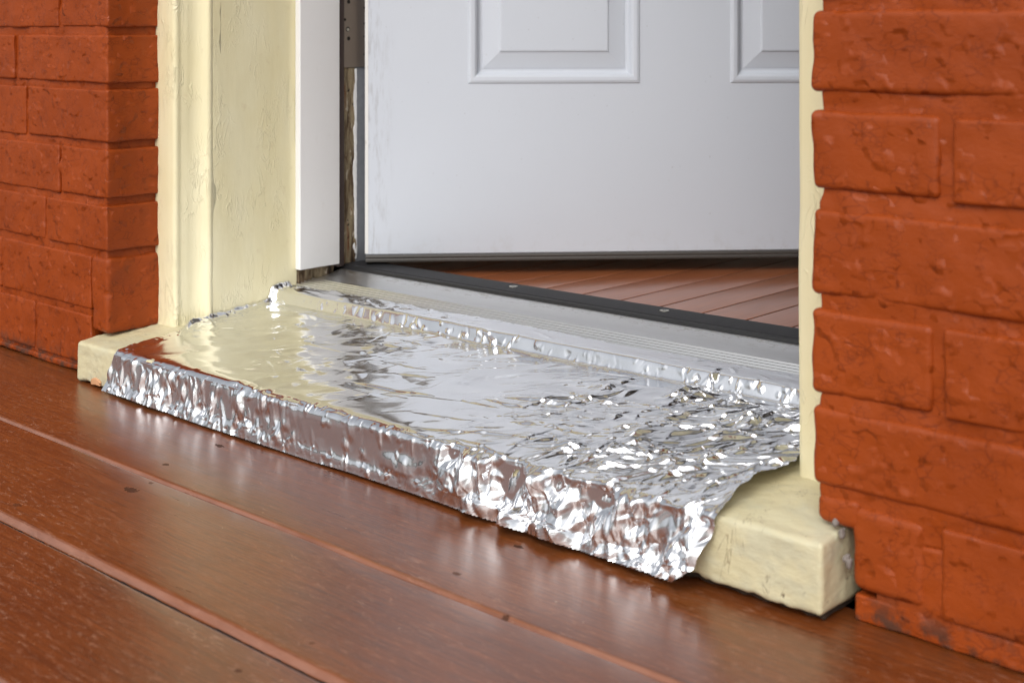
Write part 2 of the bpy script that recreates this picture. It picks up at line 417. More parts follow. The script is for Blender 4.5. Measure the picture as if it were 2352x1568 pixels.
MB_ = brick_mat(); MC = cream_mat().m; MS = sill_mat()
MD = door_mat()
MV = white_mat('white_vinyl', (.80, .80, .80), .4, .10)
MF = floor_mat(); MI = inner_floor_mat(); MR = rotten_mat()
MAL = plate_mat()
MH = metal('worn_steel_hinge', (.33, .28, .24), .42)
MSC = metal('screw_steel', (.60, .58, .52), .35)
MK = plain('black_rubber', (.010, .010, .011), .5)
MKC = plain('dark_grey_cap', (.020, .020, .022), .6, .25)
MBR = plain('brown_weatherstrip', (.055, .038, .035), .6)
MSW = plain('grey_door_sweep', (.055, .05, .045), .5)
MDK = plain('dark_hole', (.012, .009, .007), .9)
MRM = plain('interior_plaster', (.55, .50, .42), .8)
MFO = foil_mat()

# ------------------------------------------------------------------ setting: ground, porch floor, inner floor, room shell
g = mk('ground', [(-60, -120, -.55), (60, -120, -.55), (60, 30, -.55), (-60, 30, -.55)], [[0, 1, 2, 3]], plain('pale_paving', (.30, .30, .28), .9), kind='structure')
pf = box('porch_floor', (-1.6, -2.15, -.09), (2.7, .36, -.034), MDK, r=.002, kind='structure')
edges = [.02, -.1585, -.3025, -.4455]
while edges[-1] > -2.1: edges.append(edges[-1] - .1435)
for k in range(len(edges) - 1):
    y1, y0 = edges[k], edges[k + 1]
    rn = [.0060, .0095, .006][min(k, 2)]       # near-side edge radius
    rf = [.0022, .0030, .0050][min(k, 2)]
    gn = [.0013, .0036, .0022][min(k, 2)]
    y1e, y0e = (y1 - (0 if k == 0 else .0006)), y0 + gn
    P = [(y1e, -.033), (y1e, -rf)]
    for a in np.linspace(0, 90, 6)[1:]: P.append((y1e - rf + rf * math.cos(R(a)), -rf + rf * math.sin(R(a))))
    for y in np.linspace(y1e - rf, y0e + rn, 7)[1:-1]: P.append((y, 0))
    for a in np.linspace(90, 180, 8): P.append((y0e + rn + rn * math.cos(R(a)), -rn * .8 + rn * .8 * math.sin(R(a))))
    P.append((y0e, -.033))
    hero = k < 4
    def dsp(V, k=k):
        n = vn(V[:, 0] * 9, V[:, 1] * 12, 0 * V[:, 0] + k, 5)
        V = V.copy(); top = V[:, 2] > -.02
        V[:, 2] += top * n * .0007
        V[:, 1] += (V[:, 1] < (y0e + .02)) * vn(V[:, 0] * 22, 0, k, 3) * .0006
        return V
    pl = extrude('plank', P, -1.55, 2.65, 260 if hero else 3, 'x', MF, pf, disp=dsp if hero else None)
    autosmooth(pl, 50)
    if k < 3: box('gap_shade_strip', (-1.5, y0 - .0040, -.012), (2.6, y0e + .0004, [-.0036, -.0048, -.005][k]), MDK, pf, r=.0003, sp=.006, disp=lambda P, N: P + N * (vn(P[:, 0] * 300, P[:, 1] * 300, 0 * P[:, 0], 2) * .0007)[:, None])  # dark strip added in each gap, its colour stands in for shade

inf = box('interior_floor', (-1.6, .372, .03), (2.4, 3.6, .0874), MDK, r=.001, kind='structure')
x0 = .368 - .057 * 17; kx = 0; proto = {}
rnd = random.Random(3)
while x0 + .057 * (kx + 1) < 2.2:
    xa, xb = x0 + .057 * kx, x0 + .057 * (kx + 1)
    ys = [.373]; 
    if abs(xa - (.368 + .057 * 3)) < .001: ys += [.66]
    else: ys += [.373 + rnd.uniform(.5, 1.2)]
    while ys[-1] < 3.5: ys.append(min(3.58, ys[-1] + rnd.uniform(.6, 1.3)))
    for a, b in zip(ys[:-1], ys[1:]):
        if b - a < .05: continue
        box('floor_strip', (xa + .0011, a + .0006, .0685), (xb - .0011, b - .0006, .088), MI, inf, r=.0009)
    kx += 1
rw = box('interior_wall', (-1.7, 3.6, .0), (2.5, 3.7, 2.7), MRM, r=.002, kind='structure')
box('interior_side_wall', (-1.7, .36, .0), (-1.6, 3.598, 2.7), MRM, r=.002, kind='structure')
box('interior_side_wall', (2.4, .36, .0), (2.5, 3.598, 2.7), MRM, r=.002, kind='structure')
box('interior_ceiling', (-1.7, .36, 2.702), (2.5, 3.7, 2.8), plain('ceiling_white', (.7, .7, .68), .8), r=.002, kind='structure')

# ------------------------------------------------------------------ brick walls
def bdisp(seed, amp=.0012, endamp=.0018):
    def f(P, N):
        n = fbm(P[:, 0] * 28, P[:, 1] * 28, P[:, 2] * 28, seed, 3)
        n2 = vn(P[:, 0] * 110, P[:, 1] * 110, P[:, 2] * 110, seed + 9)
        e = np.abs(N[:, 0])
        return P + N * (n * (amp + endamp * e) + n2 * .00035)[:, None]
    return f
def hero_brick(parent, xa, xb, za, zb, ya=0.0, yb=.10, seed=0, r=.0028):
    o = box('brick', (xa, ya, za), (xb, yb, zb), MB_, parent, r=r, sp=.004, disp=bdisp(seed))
    return o
_low = {}
def low_brick(parent, xa, xb, za, zb):
    key = (round(xb - xa, 3), round(zb - za, 4))
    if key not in _low:
        V, F = rbox((-(xb - xa) / 2, -.05, -(zb - za) / 2), ((xb - xa) / 2, .05, (zb - za) / 2), .004, 10)
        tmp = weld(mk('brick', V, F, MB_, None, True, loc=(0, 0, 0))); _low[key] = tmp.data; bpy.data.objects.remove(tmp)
    o = bpy.data.objects.new('brick', _low[key]); COL.objects.link(o); o.parent = parent
    o.location = ((xa + xb) / 2 - parent.location[0], .05 - parent.location[1], (za + zb) / 2 - parent.location[2])
    return o
def mdisp(seed):
    def f(P, N):
        return P + N * (fbm(P[:, 0] * 45, P[:, 1] * 45, P[:, 2] * 70, seed, 4) * .0030 + vn(P[:, 0] * 25, P[:, 1] * 5, P[:, 2] * 70, seed) * .0012)[:, None]
    return f
ZT = 1.12
WL = thing('brick_wall', 'orange-red painted brick wall beside the door hinge, its shaded reveal meeting the cream casing', 'brick wall', (-.4, .05, 0))
# rows: z0, z1, joints going left from the corner
rowsL = [(.4145, .470, -.106), (.3480, .4045, -.2163), (.2790, .3400, -.1874), (.2130, .2700, -.106), (.1510, .2040, -.141)]
sd = 0
for (z0, z1, j) in rowsL:
    sd += 1
    hero_brick(WL, j + .004, 0.0, z0, z1, seed=sd)
    xb = j - .004
    while xb > -.33:
        hero_brick(WL, xb - .20, xb, z0 + random.uniform(-.0015, .0015), z1, ya=random.uniform(-.001, .001), seed=sd + 40); sd += 1
        xb -= .208
    while xb > -1.2:
        low_brick(WL, xb - .20, xb, z0, z1); xb -= .208
hero_brick(WL, -.036, .0005, .0545, .1425, ya=.0, seed=77, r=.006)          # smooth patched corner above the sill
for (z0, z1, js) in [(.0785, .1420, [-.0375, -.2516, -.46]), (.0115, .0710, [-.0365, -.1667, -.375, -.58])]:
    for a, b in zip(js[:-1], js[1:]):
        sd += 1; hero_brick(WL, b + .0035, a - .0035 if a != js[0] else a, z0, z1, ya=.0005, seed=sd)
for x in (-.235, -.44, -.65): low_brick(WL, x - .2, x, .0115 - .0 , .071) if x < -.55 else None
box('footing_course', (-1.2, -.0015, .0004), (-.0275, .05, .0085), MB_, WL, r=.003, sp=.008, disp=bdisp(5, .002))
k = 0; z = .4785
while z < ZT:
    xb = 0; L = .203 if k % 2 == 0 else .098
    while xb > -1.2:
        low_brick(WL, xb - L, xb, z, z + .0575); xb -= L + .009; L = .203
    z += .0675; k += 1
box('mortar', (-1.2, .0030, .004), (-.0405, .34, .1), MB_, WL, r=.003, sp=.006, disp=mdisp(3))
box('mortar', (-1.2, .0030, .1003), (-.0060, .34, .50), MB_, WL, r=.003, sp=.006, disp=mdisp(4))
box('mortar', (-1.2, .0075, .5005), (-.0060, .34, 2.6), MB_, WL, r=.003, sp=.05)

WR = thing('brick_wall', 'orange-red painted brick wall with its corner overlapping the far edge of the open door', 'brick wall', (1.4, .05, 0))
EX = .9290
rowsR = [(.4340, .4930, 1.0300), (.3680, .4255, 1.135), (.2985, .3545, 1.0300), (.2240, .2848, 1.130), (.1545, .2135, 1.0240), (.0895, .1445, 1.133)]
for (z0, z1, j) in rowsR:
    sd += 1
    ex = EX + random.uniform(-.0012, .0016)
    hero_brick(WR, ex, j - .0045, z0, z1, seed=sd, r=.0048)
    xa = j + .0045
    while xa < 1.32:
        sd += 1; hero_brick(WR, xa, xa + .20, z0 + random.uniform(-.002, .001), z1 - random.uniform(0, .0015), ya=random.uniform(-.001, .001), seed=sd); xa += .209
    while xa < 2.3:
        low_brick(WR, xa, xa + .2, z0, z1); xa += .209
hero_brick(WR, .9335, .9660, .0635, .0835, seed=201, r=.006)
hero_brick(WR, .9610, 1.0145, .0225, .0800, seed=202, r=.006, ya=.0005)
hero_brick(WR, 1.0270, 1.2250, .0195, .0800, seed=203, ya=.0005)
hero_brick(WR, 1.2340, 1.4300, .0195, .0800, seed=204)
for k in range(4): low_brick(WR, 1.44 + .21 * k, 1.64 + .21 * k, .0195, .080)
hero_brick(WR, .9620, 1.1200, .0005, .0188, ya=.0026, seed=205, r=.002)
hero_brick(WR, 1.1230, 1.3800, .0005, .0188, ya=.0024, seed=206, r=.002)
box('footing_course', (1.383, -.001, .0005), (2.3, .05, .016), MB_, WR, r=.003)
k = 0; z = .502
while z < ZT:
    xa = EX; L = .203 if k % 2 == 0 else .098
    while xa < 2.3:
        low_brick(WR, xa, xa + L, z, z + .0575); xa += L + .009; L = .203
    z += .0675; k += 1
box('mortar', (.9760, .0030, .002), (2.3, .34, .0640), MB_, WR, r=.003, sp=.006, disp=mdisp(13))
box('mortar', (.9340, .0030, .0642), (2.3, .34, .55), MB_, WR, r=.003, sp=.006, disp=mdisp(14))
box('mortar', (.9350, .0075, .5505), (2.3, .34, 2.6), MB_, WR, r=.003, sp=.05)
# flaked bits of old grey mortar in the crevice at the sill end
MGM = plain('grey_mortar', (.22, .19, .17), .95)
for (x, z, s) in [(.9490, .0655, .0024), (.9530, .0600, .0028), (.9570, .0430, .0024), (.9590, .0395, .0030)]:
    box('mortar_crumb', (x - s * .6, -.0025, z - s), (x + s * .6, .003, z + s), MGM, WR, r=s * .4, sp=.0015,
        disp=lambda P, N: P + N * (vn(P[:, 0] * 350, P[:, 1] * 350, P[:, 2] * 350, 2) * .0016)[:, None])
up = box('upper_wall', (-.006, .0075, 2.19), (.9385, .34, 2.6), MB_, r=.002, kind='structure')

# ------------------------------------------------------------------ sill
SZ = lambda x, y: .0472 + .09 * (y + .024) + .011 * x
sill = thing('door_sill', 'thick cream-painted door sill under the foil, paint chipped along its lower edge', 'door sill', (.46, .09, 0))
def silld(P, N):
    P = P.copy()
    t = np.clip((P[:, 2] - .0) / .045, 0, 1)
    P[:, 2] = P[:, 2] + t * (.0022 + .09 * (P[:, 1] + .024) + .011 * P[:, 0])
    low = 1 - t
    P[:, 2] += low * (.0065 * ss(.0, 1, P[:, 0]) + .002 + .0016 * vn(P[:, 0] * 23, 0, 0, 4) + .0009 * vn(P[:, 0] * 85, 0, 0, 6) + .0009 * vn(P[:, 0] * 210, 0, 0, 8))
    n = fbm(P[:, 0] * 35, P[:, 1] * 35, P[:, 2] * 35, 21, 3)
    return P + N * (n * .0011 + .0006 * vn(P[:, 0] * 150, P[:, 1] * 150, P[:, 2] * 150, 22))[:, None]
box('sill_slab', (-.0262, -.0245, .0), (.9515, .2045, .045), MS, sill, r=.0042, sp=.003, disp=silld)
box('rotten_wood', (-.0205, -.0130, .0005), (.9470, .19, .009), plain('rotted_dark_wood', (.045, .027, .016), .9), sill, r=.002, sp=.004, disp=lambda P, N: P + N * (vn(P[:, 0] * 150, P[:, 1] * 150, P[:, 2] * 150, 2) * .0012)[:, None])
box('bare_chip', (.008, -.0262, .0035), (.028, -.0235, .0115), plain('peach_undercoat', (.62, .33, .17), .6), sill, r=.0012, sp=.002,
    disp=lambda P, N: P + np.stack([0 * P[:, 0], 0 * P[:, 0], -(np.abs(P[:, 0] - .018) / .01) ** 2 * .003 * (P[:, 2] > .008) + (P[:, 2] < .006) * .001 * vn(P[:, 0] * 300, 0, 0, 1)], -1))

# ------------------------------------------------------------------ door frame
fr = thing('doorway', 'cream-painted moulded door casing and jamb with white vinyl stop and rotted foot', 'door frame', (.05, .2, .0))
zs = np.concatenate([np.linspace(.035, .62, 150), np.linspace(.66, 2.15, 12)])
prof = [(-.012, .125), (-.012, .0700), (-.004, .0692), (.006, .0690), (.018, .0690), (.0300, .0690), (.0335, .0700), (.0350, .0722), (.0352, .0748), (.0345, .0770), (.0348, .0792),
        (.0362, .0830), (.0370, .0870), (.0376, .0910), (.0390, .0950), (.0414, .0990), (.0446, .1025), (.0480, .1048), (.0502, .1062), (.0512, .1085), (.0508, .1110), (.0496, .1125), (.0496, .125)]
def cdisp(mir):
    def f(V):
        V = V.copy(); n = fbm(V[:, 0] * 40, V[:, 1] * 40, V[:, 2] * 14, 31 + mir, 3) * .0007
        vis = (V[:, 1] < .12)
        V[:, 1] -= n * vis; V[:, 0] += n * vis
        V[:, 0] += (V[:, 0] < -.003) * vn(V[:, 2] * 60, 0, 0, 9) * .0022
        if mir: V[:, 0] = np.where(V[:, 0] < -.011, .9300 + 0 * V[:, 0], .9122 - V[:, 0])
        return V
    return f
extrude('casing', prof, 0, 1, 2, 'z', MC, fr, disp=cdisp(0), ts=zs)
extrude('casing', prof, 0, 1, 2, 'z', MC, fr, disp=cdisp(1), ts=zs)
def jd(P, N): return P + N * (fbm(P[:, 0] * 30, P[:, 1] * 30, P[:, 2] * 12, 41, 3) * .0007)[:, None]
box('jamb', (.020, .1126, .045), (.0497, .2420, 2.15), MC, fr, r=.002, sp=.012, disp=jd)
box('jamb', (.8627, .1126, .045), (.9240, .2420, 2.15), MC, fr, r=.002, sp=.03)
box('casing_head', (-.012, .0695, 2.152), (.942, .2420, 2.20), MC, fr, r=.002)
box('stop', (.0500, .2384, .1052), (.0602, .3045, 2.15), MV, fr, r=.0014, sp=.05)
box('stop', (.8520, .2384, .1052), (.8625, .3045, 2.15), MV, fr, r=.0014, sp=.05)
def rotd(P, N): return P + N * (fbm(P[:, 0] * 90, P[:, 1] * 160, P[:, 2] * 60, 51, 3) * .0035)[:, None]
box('rotten_foot', (.030, .2425, .070), (.0495, .3040, .1048), MR, fr, r=.003, sp=.0025, disp=rotd)
box('weatherstrip', (.0440, .3047, .100), (.0555, .3175, 2.15), MBR, fr, r=.003, sp=.2)
box('weatherstrip', (.8560, .3047, .100), (.8670, .3175, 2.15), MBR, fr, r=.003, sp=.2)
def wd(P, N): return P + N * (fbm(P[:, 0] * 50, P[:, 1] * 300, P[:, 2] * 40, 61, 3) * .0022)[:, None]
box('bare_wood', (.020, .3050, .099), (.0447, .3425, 2.15), MR, fr, r=.0015, sp=.004 if True else .02, disp=None)
bw = fr.children[-1]
box('bare_wood_face', (.0440, .3180, .099), (.0452, .3440, .3590), MR, fr, r=.0005, sp=.002, disp=wd)
box('paint_edge', (.0435, .3425, .105), (.0462, .3470, .3590), MV, fr, r=.0012, sp=.002, disp=lambda P, N: P + np.stack([vn(P[:, 2] * 200, 0, 0, 3) * .0004, -np.maximum(0, vn(P[:, 2] * 90, 0, 0, 7)) * .004 * (P[:, 1] < .344), 0 * P[:, 0]], -1))
box('rabbet', (.020, .3430, .099), (.0440, .420, 2.15), plain('shaded_white_jamb', (.20, .21, .23), .5), fr, r=.001)  # white paint greyed in the colour to stand in for shade
box('jamb_block', (.8672, .3050, .060), (.915, .42, 2.15), MV, fr, r=.001)
box('frame_head', (.0205, .2425, 2.152), (.9095, .42, 2.20), MV, fr, r=.001)
hg = box('hinge', (.0448, .3215, .3605), (.0470, .3620, .4620), MH, fr, r=.0012)
for (y, z, r_) in [(.3295, .4112, .0032), (.3310, .3990, .0027), (.3310, .4478, .0027), (.3245, .4240, .0019)]:
    cyl('screw_hole', (.0470, y, z), (1, 0, 0), r_ , .0003, MDK, hg, bevel=.02)
cyl('screw', (.0470, .3297, .4108), (1, 0, 0), .0021, .0006, MSC, hg)
for z in (.3776, .4016, .419, .44): box('knuckle_slot', (.0468, .3575, z - .0012), (.0474, .3630, z + .0012), MDK, hg, r=.0002)

# ------------------------------------------------------------------ door, open inwards
AD = R(46.3); dv = np.array([math.cos(AD), math.sin(AD), 0]); nv = np.array([math.sin(AD), -math.cos(AD), 0])   # nv: outward face normal (towards the porch)
DP = np.array([.0785, .3335, 0]); DWID = .863
door = thing('front_door', 'white panelled entry door standing half open into the house, grey sweep along its bottom', 'door', tuple(DP))
def D(u, z, d=0): return DP + dv * u + nv * d + np.array([0, 0, z])
def dquads(rects, name, mat, d=0, parent=None):
    V = []; F = []
    for (u0, u1, z0, z1) in rects:
        b = len(V); V += [D(u0, z0, d), D(u1, z0, d), D(u1, z1, d), D(u0, z1, d)]; F.append([b, b + 1, b + 2, b + 3])
    return V, F
pans = [(.134, .363, .3395, .93), (.485, .714, .3395, .93), (.134, .363, 1.08, 1.92), (.485, .714, 1.08, 1.92)]
ul = [.0015, .134, .363, .485, .714, DWID - .0015]; zl = [.1165, .3395, .93, 1.08, 1.92, 2.14]
rects = []
for i in range(5):
    for j in range(5):
        if i in (1, 3) and j in (1, 3): continue
        rects.append((ul[i], ul[i + 1], zl[j], zl[j + 1]))
V, F = dquads(rects, 's', MD)
def ring(loopA, loopB): pass
def addloops(V, F, loops, cap=True):
    b = len(V)
    for L in loops: V += L
    for k in range(len(loops) - 1):
        for q in range(4):
            F.append([b + 4 * k + q, b + 4 * k + (q + 1) % 4, b + 4 * (k + 1) + (q + 1) % 4, b + 4 * (k + 1) + q])
    if cap: F.append([b + 4 * (len(loops) - 1) + q for q in range(4)])
def rl(u0, u1, z0, z1, i, d): return [D(u0 + i, z0 + i, d), D(u1 - i, z0 + i, d), D(u1 - i, z1 - i, d), D(u0 + i, z1 - i, d)]
# slab edges and back
addloops(V, F, [rl(.0015, DWID - .0015, .1165, 2.14, 0, 0), rl(0, DWID, .115, 2.1415, 0, -.0015), rl(0, DWID, .115, 2.1415, 0, -.0445)])
slab = mk('door_slab', V, F, MD, door, False, loc=DP); weld(slab)
for (a, b, c, d_) in pans:
    V = []; F = []
    pr = [(0, 0), (.0012, .0016), (.0045, .0026), (.0088, .0022), (.0115, .0002), (.0140, -.0052), (.0165, -.0072), (.0190, -.0074), (.0205, -.0066),
          (.0300, -.0046), (.0390, -.0026), (.0415, -.0021), (.0428, -.0004), (.0445, .0000)]
    addloops(V, F, [rl(a, b, c, d_, i, h) for i, h in pr])
    mk('door_panel', V, F, MD, door, False, loc=D(a, c))
# bottom sweep
sw = []; F = []
pr = [(.1148, .0004), (.1125, .0012), (.1100, .0004), (.1085, .0012), (.1060, .0010), (.1048, -.004), (.1048, -.030), (.1148, -.030)]
for u in (-.0005, .02, .45, DWID): sw += [D(u, z, d) for z, d in pr]
F = grid_faces(4, len(pr), 0, True).tolist(); F += [list(range(len(pr))), [3 * len(pr) + k for k in range(len(pr))]]
mk('door_sweep', sw, F, MSW, door, False)
V = []; F = []
addloops(V, F, [rl(-.0012, .0030, .117, 2.139, 0, -.0300), rl(-.0012, .0030, .117, 2.139, 0, .0006)])
mk('edge_strip', V, F, white_mat('old_white_edge', (.72, .71, .69), .5, .8), door, False)

# ------------------------------------------------------------------ threshold
th_ = thing('threshold', 'ribbed aluminium door threshold with a black rubber seal and dark cap strip', 'threshold', (.46, .29, .06))
tilt = lambda V: V + np.stack([0 * V[:, 0], 0 * V[:, 0], .0092 * V[:, 0]], -1)
P = [(.2046, .058), (.2046, .0775), (.2056, .0792)]
zz = lambda y: .0790 + .16 * (y - .2046)
y = .2105
while y < .268:
    P += [(y - .0014, zz(y)), (y - .0008, zz(y) + .0018), (y + .0006, zz(y) + .0018), (y + .0010, zz(y))]; y += .0062
P += [(.2720, zz(.272) - .0002), (.2790, .0901), (.2860, .0908), (.2930, .0918), (.3000, .0932), (.3060, .0946), (.3110, .0956), (.3150, .0961), (.3164, .0958), (.3164, .0590)]
pl = extrude('ribbed_plate', P, .0505, .8620, 24, 'x', MAL, th_, disp=tilt); autosmooth(pl, 32)
s_ = extrude('rubber_seal', [(.3168, .0700), (.3168, .0968), (.3180, .0990), (.3205, .1000), (.3205, .0700)], .0475, .8665, 12, 'x', MK, th_, disp=tilt); autosmooth(s_, 32)
c_ = extrude('cap_strip', [(.3208, .0620), (.3208, .0998), (.3222, .1010), (.3300, .1016), (.3520, .1018), (.3620, .1008), (.3670, .0985), (.3700, .0930), (.3705, .0620)], .0475, .8665, 12, 'x', MKC, th_, disp=tilt); autosmooth(c_, 25)
for (u, v) in [(1178, 667), (1525, 725)]:
    zc = .1105
    r = (u - 1175) / _f; up_ = (65 - v) / _f; d = (r * _c - _s, r * _s + _c, up_); t = (.342 - _CY) / d[1]; x = _CX + t * d[0]
    sc_ = cyl('screw', (x, .342, .1017 + .0092 * x), (0, 0, 1), .0052, .0008, MSC, th_, bevel=.12)
    zt = .1017 + .0092 * x + .0008
    box('screw_slot', (x - .0026, .3415, zt - .0003), (x + .0026, .3425, zt + .00006), MDK, sc_, r=.0001)
    box('screw_slot', (x - .0005, .3394, zt - .0003), (x + .0005, .3446, zt + .00009), MDK, sc_, r=.0001)

# ------------------------------------------------------------------ aluminium foil
NX, NT = 960, 430
prof = [(-.0330, .0012), (-.0318, .0042), (-.0300, .0085), (-.0285, .0120), (-.0278, .0165), (-.0276, .0300), (-.0274, .0405), (-.0262, .0452), (-.0232, .0488)]
base = [(-.015, None), (.02, None), (.07, None), (.13, None), (.165, None)]
for y, _ in base: prof.append((y, .0472 + .09 * (y + .024) + .0030))
prof += [(.180, .0680), (.1925, .0688), (.1992, .0696), (.2008, .0712), (.2022, .0755), (.2042, .0820), (.2062, .0845), (.2120, .0852), (.2300, .0864), (.2390, .0874), (.2600, .0912)]
prof = np.array(prof)
# chaikin smoothing
def chaikin(P, n):
    for _ in range(n):
        Q = .75 * P[:-1] + .25 * P[1:]; Rr = .25 * P[:-1] + .75 * P[1:]
        P = np.concatenate([P[:1], np.stack([Q, Rr], 1).reshape(-1, 2), P[-1:]])
    return P
prof = chaikin(prof, 3)
arc = np.concatenate([[0], np.cumsum(np.hypot(*(prof[1:] - prof[:-1]).T))])
def at_arc(a): return np.interp(a, arc, prof[:, 0]), np.interp(a, arc, prof[:, 1])
def arc_at_y(y): return np.interp(y, prof[:, 0], arc)     # y increases along the profile
aTop = arc_at_y(-.0262)                                    # front top edge
# left / right limits of the sheet against arc
LX = np.array([(0, .0440), (aTop * .55, .0500), (aTop, .0590), (arc_at_y(-.012), .0602), (arc_at_y(.013), .0590), (arc_at_y(.032), .0620), (arc_at_y(.052), .0570), (arc_at_y(.064), .0560),
               (arc_at_y(.080), .0500), (arc_at_y(.092), .0515), (arc_at_y(.12), .0512), (arc_at_y(.16), .0512), (arc_at_y(.20), .0514), (arc_at_y(.24), .0512)])
RX = np.array([(0, .8400), (.004, .8480), (.010, .8555), (.022, .8600), (aTop - .004, .8660), (aTop + .003, .8690), (arc_at_y(-.012), .8700), (arc_at_y(.007), .8715), (arc_at_y(.030), .8700), (arc_at_y(.052), .8735),
               (arc_at_y(.070), .8755), (arc_at_y(.085), .8700), (arc_at_y(.11), .8620), (arc_at_y(.20), .8615), (arc_at_y(.26), .8615)])
s = np.linspace(0, 1, NX); t = np.linspace(0, 1, NT)
S, T = np.meshgrid(s, t, indexing='ij')
Xn = .05 + .825 * S
yend = .2350 + .0035 * vn(Xn * 7, 0, 0, 71) + .0012 * vn(Xn * 40, 0, 0, 72) + .0004 * np.sign(np.sin(Xn * 2 * math.pi / .0032)) * (Xn > .12)
yend -= .006 * ss(.10, .05, Xn)
aend = arc_at_y(yend)
a0 = .0006 + .0008 * (1 + vn(Xn * 12, 0, 0, 73)) + .00035 * np.sign(np.sin(Xn * 2 * math.pi / .003))
A = a0 + (aend - a0) * T
XL = np.interp(A, LX[:, 0], LX[:, 1]) + .0008 * vn(A * 160, 0, 0, 74); XR = np.interp(A, RX[:, 0], RX[:, 1]) + .0006 * vn(A * 220, 0, 0, 75)
X = XL + (XR - XL) * S
Y0, Z0 = at_arc(A)
eps = .0008
Ya, Za = at_arc(np.clip(A - eps, 0, arc[-1])); Yb, Zb = at_arc(np.clip(A + eps, 0, arc[-1]))
ty, tz = Yb - Ya, Zb - Za; ln = np.hypot(ty, tz) + 1e-12; ny, nz = -tz / ln, ty / ln     # normal: up / outwards
front = ss(aTop + .004, aTop - .004, A); top = 1 - front
edge = np.exp(-((A - aTop) / .006) ** 2)
riser = ss(.196, .2015, Y0) * ss(.216, .209, Y0); plate = ss(.206, .214, Y0)
flat = top * ss(.205, .19, Y0)
def creases(h, U, W, N, ur, wr_, Lr, wd, sl, ang, seed, mask=None, pos=.65, ubias=None, face=False):
    """many single fold lines: each a sharp crest (or valley) that fades along and across; irregular lengths and directions"""
    g = np.random.RandomState(seed); out = np.zeros_like(U)
    for _ in range(N):
        tt = g.rand()
        if ubias: tt = tt ** ubias
        cu = ur[0] + (ur[1] - ur[0]) * tt; cw = wr_[0] + (wr_[1] - wr_[0]) * g.rand()
        L = Lr[0] * (Lr[1] / Lr[0]) ** (g.rand() ** 1.3); wdt = wd[0] * (wd[1] / wd[0]) ** g.rand(); asy = 1 + 2.2 * g.rand() ** 2
        th = R(ang[0] + ang[1] * g.randn()); sgn = 1 if g.rand() < pos else -1
        a = sgn * wdt * (sl[0] + (sl[1] - sl[0]) * g.rand() ** 1.5)
        flip = g.rand() < .5; bend = g.randn() * .14 / L
        rad = L + 4 * wdt * asy
        i0 = max(0, int((cu - rad - .045) / .835 * NX)); i1 = min(NX, int((cu + rad - .030) / .835 * NX) + 2)
        if i1 <= i0: continue
        u = U[i0:i1] - cu; v = W[i0:i1] - cw
        p = u * math.cos(th) + v * math.sin(th); q = -u * math.sin(th) + v * math.cos(th) + bend * p * p
        w1, w2 = (wdt, wdt * asy) if flip else (wdt * asy, wdt)
        if face: w1, w2 = wdt * (2.5 + 2 * asy), wdt
        win = np.clip(1 - (p / L) ** 2, 0, 1) ** 1.5
        wl = .35 + .65 * win
        x_ = np.where(q > 0, q / (w1 * wl), -q / (w2 * wl)); e = np.maximum(0, 1 - x_ / 1.35)
        out[i0:i1] += a * win * e
    return h + (out if mask is None else out * mask)
dx = fbm(X * 5, Y0 * 9, 0 * X, 81, 3)
Uw = X + .0016 * fbm(X * 20, A * 24, 0, 200, 2) + .0003 * vn(X * 150, A * 150, 0, 201); Ww = A + .0016 * fbm(X * 18, A * 22, 0, 202, 2) + .0003 * vn(X * 140, A * 150, 0, 203)
As = float(aTop); Ar = float(arc_at_y(.196)); Ae = float(arc_at_y(.235))
wrn = (As + .002, Ar)
h = top * .0008 * fbm(X * 6, Y0 * 11, 0 * X, 82, 2) * ss(0, .03, A - aTop)
near = ss(Ar + .004, Ar - .035, A)              # quiet strip in front of the step, it mirrors the step
# everywhere: long soft pulls, then finer irregular fold lines
h = creases(h, Uw, Ww, 95, (.05, .88), wrn, (.03, .11), (.005, .022), (.04, .15), (45, 24), 301, flat)
h = creases(h, Uw, Ww, 40, (.06, .45), wrn, (.02, .06), (.003, .010), (.08, .26), (40, 26), 340, flat)
h = creases(h, Uw, Ww, 130, (.05, .70), wrn, (.012, .07), (.0015, .006), (.08, .34), (52, 20), 302, flat * (.35 + .65 * near))
h = creases(h, Uw, Ww, 26, (.30, .80), (As + .05, Ar - .02), (.03, .09), (.0010, .0028), (.25, .9), (10, 10), 303, flat, pos=.9, face=True)
h = creases(h, Uw, Ww, 60, (.24, .38), (As + .03, Ar), (.008, .03), (.0015, .005), (.12, .40), (50, 30), 304, flat)
h = creases(h, Uw, Ww, 90, (.05, .26), (As + .09, Ar + .01), (.006, .03), (.0012, .004), (.15, .5), (40, 45), 305, flat)
# crumpled far part of the top
mr = ss(.50, .66, X + .06 * vn(X * 9, Y0 * 25, 0, 93)) * flat * (.12 + .88 * ss(Ar + .004, Ar - .03, A) + .0 * X)
mr2 = ss(.62, .74, X + .06 * vn(X * 12, Y0 * 25, 0, 94)) * flat * (ss(.74, .82, X) + (1 - ss(.74, .82, X)) * near)
h = creases(h, Uw, Ww, 190, (.46, .90), wrn, (.014, .070), (.0010, .0024), (.6, 1.5), (56, 18), 306, mr, ubias=.75, pos=1, face=True)
h = creases(h, Uw, Ww, 60, (.50, .90), wrn, (.03, .09), (.0010, .0026), (.6, 1.5), (12, 14), 330, mr, pos=1, face=True)
h = creases(h, Uw, Ww, 260, (.58, .90), wrn, (.007, .030), (.0009, .0018), (.5, 1.6), (54, 32), 307, mr2, ubias=.8, pos=.95, face=True)
